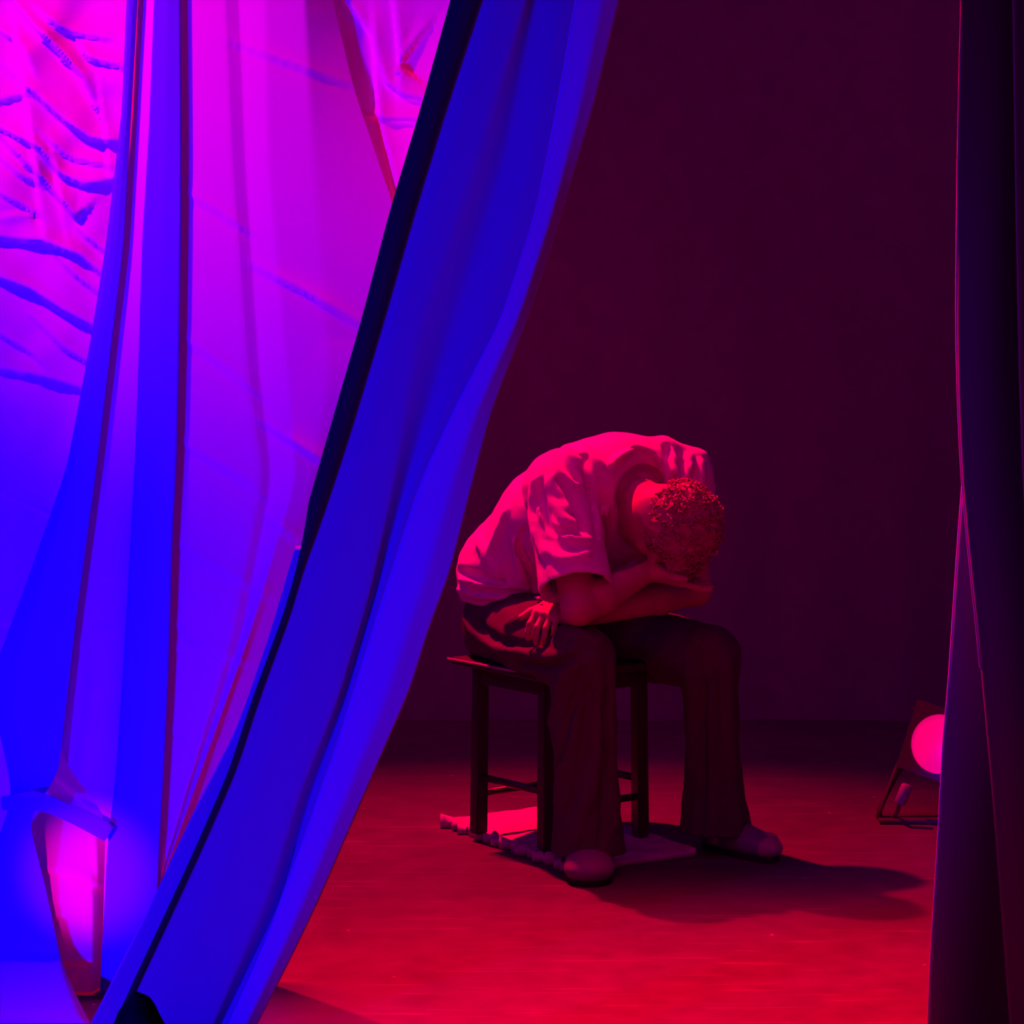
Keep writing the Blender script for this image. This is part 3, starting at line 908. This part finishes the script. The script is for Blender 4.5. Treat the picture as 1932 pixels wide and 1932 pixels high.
# seat of the trousers flattens on the stool
def seat_cut(T):
    sl, X, Y, Z = T.grid(T.lo, T.lo + T.h * (T.n - 1))
    ins = np.maximum(np.maximum(np.abs((X - s_ctr.x) * sx.x + (Y - s_ctr.y) * sx.y) - (hu + .064), np.abs((X - s_ctr.x) * sy.x + (Y - s_ctr.y) * sy.y) - (hv + .066)), Z - (seat_z + 0.0045))
    T.D[sl] = np.maximum(T.D[sl], -ins)
seat_cut(TR)
TR.noise(lambda x, y, z: 0.0016 * np.sin(x * 95 + 3 * np.sin(z * 20)) * np.sin(z * 41 + y * 30))
TR.build('trousers', M_TROUSER, root_p)
TRq = TR

# ---- shirt field
SH = Field((-0.32, 6.9, 0.48), (0.66, 7.95, 1.14), 0.0045)
SH.cap(SR, SL, 0.082, 0.080, 0.03)
SH.cap(SR + Vector((0.01, .03, 0.005)), UB, 0.095, 0.118, 0.04)
SH.cap(UB, SL + Vector((-.03, .02, 0.012)), 0.118, 0.083, 0.04)
SH.chain([UB, MB_, LB, PV + Vector((0.005, 0, 0.0))], [0.112, 0.140, 0.135, 0.130], 0.05)
SH.cap(MB_ + Vector((0.10, -0.03, -0.02)), UB + Vector((0.03, -0.03, -0.08)), 0.115, 0.10, 0.05)   # chest
# right sleeve
uR = vn(ER - SR)
slE = SR + uR * ((ER - SR).length * 0.72)
SH.chain([SR, SR.lerp(slE, .5), slE + uR * .03], [0.086, 0.084, 0.091], 0.025)
# left sleeve
uL = vn(EL - SL); sleL = SL + uL * ((EL - SL).length * 0.6)
SH.chain([SL, sleL + uL * .02], [0.078, 0.072], 0.03)
# angular shoulder corners pulled tight
SH.cap(at(1252, 842, 7.47), at(1318, 866, 7.50), 0.018, 0.016, 0.03)
SH.cap(at(1318, 868, 7.50), at(1340, 980, 7.47), 0.018, 0.012, 0.03)
SH.cap(at(1075, 862, 7.42), at(1250, 848, 7.47), 0.030, 0.022, 0.04)
# folds
SH.freeze()
for pts, r in (([(1010, 905), (1005, 960), (1012, 1010), (1030, 1050)], .014),
            ([(1032, 905), (1045, 950), (1065, 985), (1088, 990)], .013),
            ([(1040, 900), (1060, 940), (1072, 962)], .010),
            ([(1020, 960), (1045, 1000), (1080, 1020), (1110, 1020)], .013),
            ([(1025, 1030), (1060, 1062), (1110, 1045)], .011),
            ([(1095, 840), (1118, 865), (1128, 890)], .012),
            ([(1068, 850), (1085, 870), (1110, 880)], .011),
            ([(868, 1092), (930, 1100), (1000, 1108)], .012),
            ([(866, 1112), (900, 1122), (960, 1124), (1020, 1126)], .011),
            ([(960, 960), (940, 1010), (915, 1060)], .014),
            ([(975, 1020), (985, 1060), (990, 1095)], .018),
            ([(905, 1020), (925, 1060), (945, 1095)], .014),
            ([(1125, 870), (1145, 900), (1155, 960), (1150, 1040)], .014),
            ([(1150, 880), (1180, 858), (1215, 850)], .011),
            ([(1262, 850), (1272, 880), (1290, 930)], .012),
            ([(1300, 860), (1302, 890), (1285, 930)], .010),
            ([(1320, 870), (1325, 910), (1300, 955)], .010)):
    fold(SH, pts, r, 0.004, 0.012)
for pts, r in (([(1055, 900), (1085, 950), (1100, 1000)], .010),
            ([(1020, 905), (1025, 960), (1040, 1005), (1090, 1008)], .010),
            ([(1102, 860), (1110, 890), (1118, 940), (1128, 1010)], .015),
            ([(1046, 855), (1066, 875), (1090, 905)], .009),
            ([(865, 1075), (890, 1085), (950, 1100)], .012),
            ([(990, 1000), (975, 1035), (1005, 1080), (1010, 1110)], .011),
            ([(890, 1118), (950, 1115), (1020, 1124)], .008),
            ([(1165, 900), (1172, 870), (1200, 862)], .009),
            ([(1258, 842), (1258, 880), (1275, 920)], .009),
            ([(1285, 870), (1280, 905), (1270, 940)], .010),
            ([(1312, 885), (1306, 915), (1280, 960)], .009)):
    fold(SH, pts, r, -0.001, 0.010, 'sub')
# collar opening standing away from the nape, chest hollow under the head
SH.cap(at(1212, 905, 7.36), at(1245, 1010, 7.10), 0.066, 0.115, 0.010, 'sub')
SH.cap(at(1208, 885, 7.36), at(1222, 920, 7.26), 0.052, 0.07, 0.012, 'sub')
# tail of the shirt
cutn = Vector((-0.10, 0, -1)); SH.plane(at(940, 1150, 7.5) , cutn, 0.006)
# sleeve ends cut square and hollow
def sleeve_cut(fld, p, u, rad, hollow):
    q = p + u * 0.30
    fld.cap(p + u * (rad * 1.0 + 0.0), q, rad, rad, 0.003, 'sub')
    fld.cap(p - u * 0.03, q, hollow, hollow, 0.004, 'sub')
sleeve_cut(SH, slE, uR, 0.115, 0.070)
sleeve_cut(SH, sleL, uL, 0.10, 0.052)
SH.noise(lambda x, y, z: 0.0006 * np.sin(x * 80 + 4 * np.sin(z * 18 + y * 9)) * np.sin(z * 60 + y * 45) + 0.0005 * np.sin(z * 130 + x * 60 + 2 * np.sin(y * 50)))
SH.build('shirt', M_SHIRT, root_p)
# collar band standing round the nape
def collar():
    bm = bmesh.new(); rows = []
    pts = [(1136, 975, 7.245), (1146, 930, 7.27), (1160, 893, 7.31), (1183, 864, 7.36), (1212, 853, 7.40), (1242, 868, 7.42), (1262, 898, 7.42), (1280, 935, 7.40), (1292, 970, 7.38)]
    P = [at(*p) for p in pts]; cen = at(1214, 935, 7.28)
    for i, p in enumerate(P):
        inward = vn(cen - p)
        e = math.sin(math.pi * i / (len(P) - 1))
        a = p + inward * 0.012 + Vector((0, 0, .002)); b = p + Vector((0, 0, 0.004)) - inward * 0.004; c = p - inward * 0.030 + Vector((0, -0.012, -0.006 + .010 * e))
        rows.append([bm.verts.new(v) for v in (a + Vector((0, 0.006, -0.02)), a, b, b.lerp(c, .5) + Vector((0, 0, .004)), c)])
    for i in range(len(rows) - 1):
        for k in range(4): bm.faces.new((rows[i][k], rows[i][k + 1], rows[i + 1][k + 1], rows[i + 1][k]))
    o = bm_obj('collar', bm, M_SHIRT, root_p, True)
    m = o.modifiers.new('sub', 'SUBSURF'); m.levels = 2; m.render_levels = 2
    m = o.modifiers.new('thick', 'SOLIDIFY'); m.thickness = 0.003
collar()

# ---- body: head, neck, trunk, arms, hands, legs and feet in one skin
BO = Field((-0.20, 6.95, 0.02), (0.70, 7.90, 1.10), 0.0035)
Hax = [tuple(hs_), tuple(hf), tuple(hc)]
BO.ell(HP(0, -0.012, 0.020), Hax, (0.082, 0.100, 0.096), 0.02)      # cranium
BO.ell(HP(0, 0.030, -0.035), Hax, (0.062, 0.062, 0.075), 0.03)      # face mass
BO.cap(HP(0, 0.062, -0.088), HP(0, 0.050, -0.07), 0.022, 0.03, 0.025)   # chin
for s_ in (-1, 1):
    BO.cap(HP(0.050 * s_, 0.0, -0.055), HP(0.018 * s_, 0.062, -0.088), 0.018, 0.016, 0.022)   # jaw line
    BO.ell(HP(0.040 * s_, 0.066, -0.020), Hax, (0.020, 0.016, 0.016), 0.02)                   # cheekbone
    BO.ell(HP(0.031 * s_, 0.094, 0.006), Hax, (0.017, 0.016, 0.011), 0.008, 'sub')            # eye socket
    BO.ell(HP(0.031 * s_, 0.076, 0.005), Hax, (0.013, 0.013, 0.012), 0.004)                   # closed eye
    BO.cap(HP(0.016 * s_, 0.088, 0.020), HP(0.046 * s_, 0.080, 0.021), 0.007, 0.006, 0.010)   # brow
    # ear: rim, lobe and hollow
    ec = HP(0.077 * s_, -0.006, -0.006)
    BO.ell(ec, [tuple(vn(hs_ * 1.0 + hf * -0.35 * s_)), tuple(vn(hf + hs_ * 0.35 * s_)), tuple(hc)], (0.009, 0.018, 0.031), 0.006)
    BO.ell(ec + hs_ * 0.009 * s_ + hf * 0.003, Hax, (0.006, 0.010, 0.018), 0.004, 'sub')
BO.chain([HP(0, 0.088, 0.012), HP(0, 0.104, -0.018), HP(0, 0.112, -0.030)], [0.007, 0.010, 0.011], 0.008)   # nose
for s_ in (-1, 1): BO.cap(HP(0.010 * s_, 0.098, -0.032), HP(0.012 * s_, 0.094, -0.032), 0.008, 0.007, 0.006)
BO.cap(HP(-0.019, 0.086, -0.056), HP(0.019, 0.086, -0.056), 0.007, 0.007, 0.006)
BO.cap(HP(-0.017, 0.085, -0.067), HP(0.017, 0.085, -0.067), 0.008, 0.008, 0.006)
BO.cap(HP(-0.022, 0.095, -0.0615), HP(0.022, 0.095, -0.0615), 0.002, 0.002, 0.002, 'sub')
# neck and trunk
BO.chain([at(1205, 925, 7.40), at(1205, 950, 7.33), HP(0.012, -0.015, -0.045)], [0.050, 0.056, 0.068], 0.03)
BO.chain([UB, MB_, LB, PV], [0.085, 0.105, 0.10, 0.10], 0.05)
BO.cap(SR, SL, 0.052, 0.052, 0.04)
# arms
BO.chain([SR, SR.lerp(ER, .55), ER], [0.052, 0.050, 0.040], 0.02)
BO.chain([ER, ER.lerp(WR, .3), WR], [0.041, 0.043, 0.027], 0.015)
BO.chain([SL, SL.lerp(EL, .55), EL], [0.052, 0.048, 0.040], 0.02)
BO.chain([EL, EL.lerp(WL, .3), WL], [0.040, 0.041, 0.026], 0.015)
# thighs and shins inside the trousers, ankles and feet
BO.chain([HR, KR], [0.085, 0.055], 0.02); BO.chain([HL, KL], [0.085, 0.055], 0.02)
footR0, footR1 = Vector((AR.x - .005, AR.y + 0.02, 0.05)), Vector((AR.x + 0.005, AR.y - 0.12, 0.045))
footL0, footL1 = Vector((AL.x + .005, AL.y + .0, 0.05)), Vector((AL.x + 0.115, AL.y - 0.10, 0.045))
BO.chain([KR, KR.lerp(AR, .3), AR, footR0], [0.055, 0.054, 0.036, 0.03], 0.02)
BO.chain([KL, KL.lerp(AL, .3), AL, footL0], [0.055, 0.054, 0.036, 0.03], 0.02)
BO.cap(footR0, footR1, 0.025, 0.022, 0.02); BO.cap(footL0, footL1, 0.025, 0.022, 0.02)

def hand(fld, wrist, fwd, nrm, thumb_side, curls, spread=0.10, scale=1.0, thumb=(0.55, 0.35)):
    """nrm points out of the back of the hand; fingers bend away from it"""
    fwd = vn(fwd); nrm = vn(nrm - fwd * nrm.dot(fwd)); side = vn(thumb_side - fwd * thumb_side.dot(fwd) - nrm * thumb_side.dot(nrm))
    S = scale
    W_ = lambda f, s_, n: wrist + fwd * f * S + side * s_ * S + nrm * n * S
    # palm
    fld.cap(W_(0.0, 0, 0), W_(0.03, 0, 0), 0.025 * S, 0.026 * S, 0.012, sq=(nrm, 0.75))
    for s_ in (-0.028, -0.009, 0.010, 0.028):
        fld.cap(W_(0.016, s_ * .55, 0), W_(0.083, s_, 0.002), 0.015 * S, 0.0125 * S, 0.009)
    fld.cap(W_(0.02, 0.018, -0.008), W_(0.052, 0.030, -0.010), 0.018 * S, 0.014 * S, 0.010)
    tips = []
    for i, (s_, ln, r) in enumerate(((0.029, 0.072, .0088), (0.010, 0.080, .0090), (-0.009, 0.075, .0086), (-0.027, 0.060, .0078))):
        p = W_(0.084, s_, 0.002); ang = 0.0; yaw = (s_ / 0.028) * spread
        lens = (ln * .46, ln * .30, ln * .24)
        c = curls[i]
        for j in range(3):
            ang += c[j]
            d = fwd * (math.cos(ang) * math.cos(yaw)) + side * (math.sin(yaw) * math.cos(ang)) - nrm * math.sin(ang)
            q = p + d * lens[j] * S
            fld.cap(p, q, r * S * (1 - .07 * j), r * S * (1 - .07 * (j + 1)), 0.0035)
            p = q
        tips.append(p)
    p = W_(0.032, 0.030, -0.008); ang = thumb[0]; 
    d1 = vn(fwd * math.cos(ang) + side * math.sin(ang) - nrm * thumb[1])
    q = p + d1 * 0.036 * S; fld.cap(p, q, 0.0125 * S, 0.0105 * S, 0.006)
    d2 = vn(d1 + fwd * 0.35 - nrm * 0.15); q2 = q + d2 * 0.028 * S
    fld.cap(q, q2, 0.0103 * S, 0.0085 * S, 0.004)
    return tips
# left hand lies over the right thigh beside the right elbow
tgt = TR.hit(1040, 1160)
hl_f = vn((-0.38, -0.80, -0.34)); nl = vn((-0.10, -0.60, 0.80))
WL2 = tgt + Vector((0, -0.020, 0.012)) - hl_f * 0.055
BO.cap(WL, WL2, 0.026, 0.024, 0.01)
hand(BO, WL2, hl_f, nl, Vector((-0.7, 0.5, 0.1)), ((.45, .65, .5), (.5, .7, .5), (.52, .72, .5), (.6, .7, .5)), 0.10, 1.0, thumb=(0.8, 0.2))
# right hand props the forehead
FH = HP(0.03, 0.085, 0.065)
hr_f = vn(HP(-0.01, 0.105, 0.085) - WR)
nr_ = vn(hf * 1.0 + Vector((0, -0.1, -0.3)))
hand(BO, WR, hr_f, nr_, Vector((-0.3, -0.6, 0.4)), ((-.05, .12, .2), (-.05, .15, .2), (-.02, .15, .22), (.0, .2, .25)), 0.16, 1.0, thumb=(0.8, 0.1))
seat_cut(BO)
BO.build('body', M_SKIN, root_p)

# wrist band on the left wrist
bm = bmesh.new()
wd = vn(WL - EL); wc = WL - wd * 0.012
a1 = vn(wd.cross(Vector((0, 0, 1)))); a2 = a1.cross(wd)
prev = None; first = None
for k in range(33):
    t = 2 * math.pi * k / 32
    d = a1 * math.cos(t) + a2 * math.sin(t)
    ring = [bm.verts.new(wc + d * r + wd * o_) for r, o_ in ((0.029, -.008), (0.031, -.007), (0.031, .007), (0.029, .008))]
    if prev:
        for j in range(4): bm.faces.new((prev[j], prev[(j + 1) % 4], ring[(j + 1) % 4], ring[j]))
    prev = ring
tag(bm_obj('wrist_band', bm, M_BAND, root_p, True), 'pale band on the left wrist')

# ---- hair: cap plus short curls
HA = Field(tuple(HC - Vector((.17, .17, .17))), tuple(HC + Vector((.17, .17, .17))), 0.0035)
HA.ell(HP(0, -0.016, 0.026), Hax, (0.090, 0.106, 0.102), 0.01)
HA.cap(HP(0.02, 0.066, 0.075), HP(-0.03, 0.066, 0.075), 0.028, 0.028, 0.02)   # fringe
# clear the face, the ears and the nape
HA.ell(HP(0, 0.115, -0.02), Hax, (0.11, 0.075, 0.085), 0.008, 'sub')
HA.ell(HP(0, 0.02, -0.11), Hax, (0.13, 0.13, 0.072), 0.012, 'sub')
for s_ in (-1, 1): HA.ell(HP(0.085 * s_, 0.006, -0.010), Hax, (0.03, 0.024, 0.036), 0.006, 'sub')
def curl_noise(x, y, z):
    a = np.sin(x * 130 + 3 * np.sin(z * 60)) * np.sin(y * 120 + 2.5 * np.sin(x * 60)) * np.sin(z * 130 + 3 * np.sin(y * 65))
    b = np.sin(x * 420 + z * 300) * np.sin(y * 390 - z * 200)
    return -0.007 * a - 0.0008 * b
HA.noise(curl_noise, 0.02)
hair = HA.build('hair', M_HAIR, root_p, relax=0)
# curl strands grown from the cap surface
V = np.array([v.co for v in hair.data.vertices]); NN = np.array([v.normal for v in hair.data.vertices])
pick = rng.permutation(len(V))[:900]
bm = bmesh.new()
cc = np.array(HP(0, -0.016, 0.026))
for i in pick:
    p = Vector(V[i]); n = vn(p - Vector(cc))
    rel = p - HC
    t = vn(n.cross(Vector(rng.normal(size=3)))); u = n.cross(t)
    R_ = rng.uniform(0.004, 0.008); ph = rng.uniform(0, 6.28)
    pts = []
    for k in range(7):
        s_ = k / 6
        an = ph + s_ * rng.uniform(3.5, 5.0)
        pts.append(p + n * (0.010 * math.sin(s_ * 2.6) - 0.001) + t * R_ * (math.cos(an) - math.cos(ph)) + u * R_ * (math.sin(an) - math.sin(ph)))
    tube_bm(bm, pts, [.0017, .0019, .0019, .0018, .0016, .0012, .0005], 4)
strands = bm_obj('hair_curls', bm, M_HAIR, hair, True)
strands['kind'] = 'stuff'

# ---- shoes
def shoe(name, heel, toe, width, h, parent, capmat=None):
    d = vn(Vector((toe.x - heel.x, toe.y - heel.y, 0))); sd = Vector((-d.y, d.x, 0)); up = Vector((0, 0, 1))
    L = (Vector((toe.x, toe.y, 0)) - Vector((heel.x, heel.y, 0))).length
    lo = Vector((min(heel.x, toe.x) - .08, min(heel.y, toe.y) - .08, 0.0)); hi = Vector((max(heel.x, toe.x) + .08, max(heel.y, toe.y) + .08, .14))
    f = Field(lo - Vector((0, 0, .02)), hi, 0.0035)
    q = lambda a, z, s_=0: Vector((heel.x, heel.y, 0)) + d * a * L + sd * s_ + up * z
    ax = [tuple(d), tuple(sd), tuple(up)]
    f.ell(q(0.16, 0.045), ax, (0.055, 0.038, 0.046), 0.02)
    f.ell(q(0.50, 0.040), ax, (0.075, width * .90, 0.044), 0.03)
    f.ell(q(0.80, 0.034), ax, (0.068, width, h * .55), 0.03)
    f.cap(q(.15, .06), q(.28, .07), .035, .033, .02)
    f.plane(q(0, 0.014), (0, 0, -1), 0.002)
    o = f.build(name, M_SHOE, parent)
    # sole
    bm = bmesh.new(); top = []; bot = []
    for k in range(40):
        a = 2 * math.pi * k / 40; c, s_ = math.cos(a), math.sin(a)
        u = 0.5 + 0.56 * c
        wdt = (0.036 + (width - 0.034) * max(0, min(1, (u - .1) / .6))) * (abs(s_) ** 0.8) * (1 if s_ > 0 else -1)
        top.append(bm.verts.new(q(u, 0.016, wdt))); bot.append(bm.verts.new(q(u, 0.001, wdt * .97)))
    for k in range(40):
        j = (k + 1) % 40; bm.faces.new((top[k], top[j], bot[j], bot[k]))
    bm.faces.new(top[::-1]); bm.faces.new(bot)
    bm_obj('sole', bm, M_SOLE, o)
    if capmat:
        g = Field(lo - Vector((0, 0, .02)), hi, 0.003)
        g.ell(q(0.80, 0.034), ax, (0.071, width + .003, h * .55 + .003), 0.0)
        g.plane(q(0.93, 0), tuple(-d), 0.002); g.plane(q(0, 0.015), (0, 0, -1), 0.002)
        tag(g.build('toe_cap', capmat, o), 'paler toe cap')
    return o
shoe('shoe', Vector((AR.x - .002, AR.y + 0.065, 0)), Vector((AR.x + 0.000, AR.y - 0.155, 0)), 0.062, 0.066, root_p)
shoe('shoe', Vector((AL.x - .035, AL.y + 0.045, 0)), Vector((AL.x + 0.118, AL.y - 0.135, 0)), 0.042, 0.055, root_p, M_TOE)
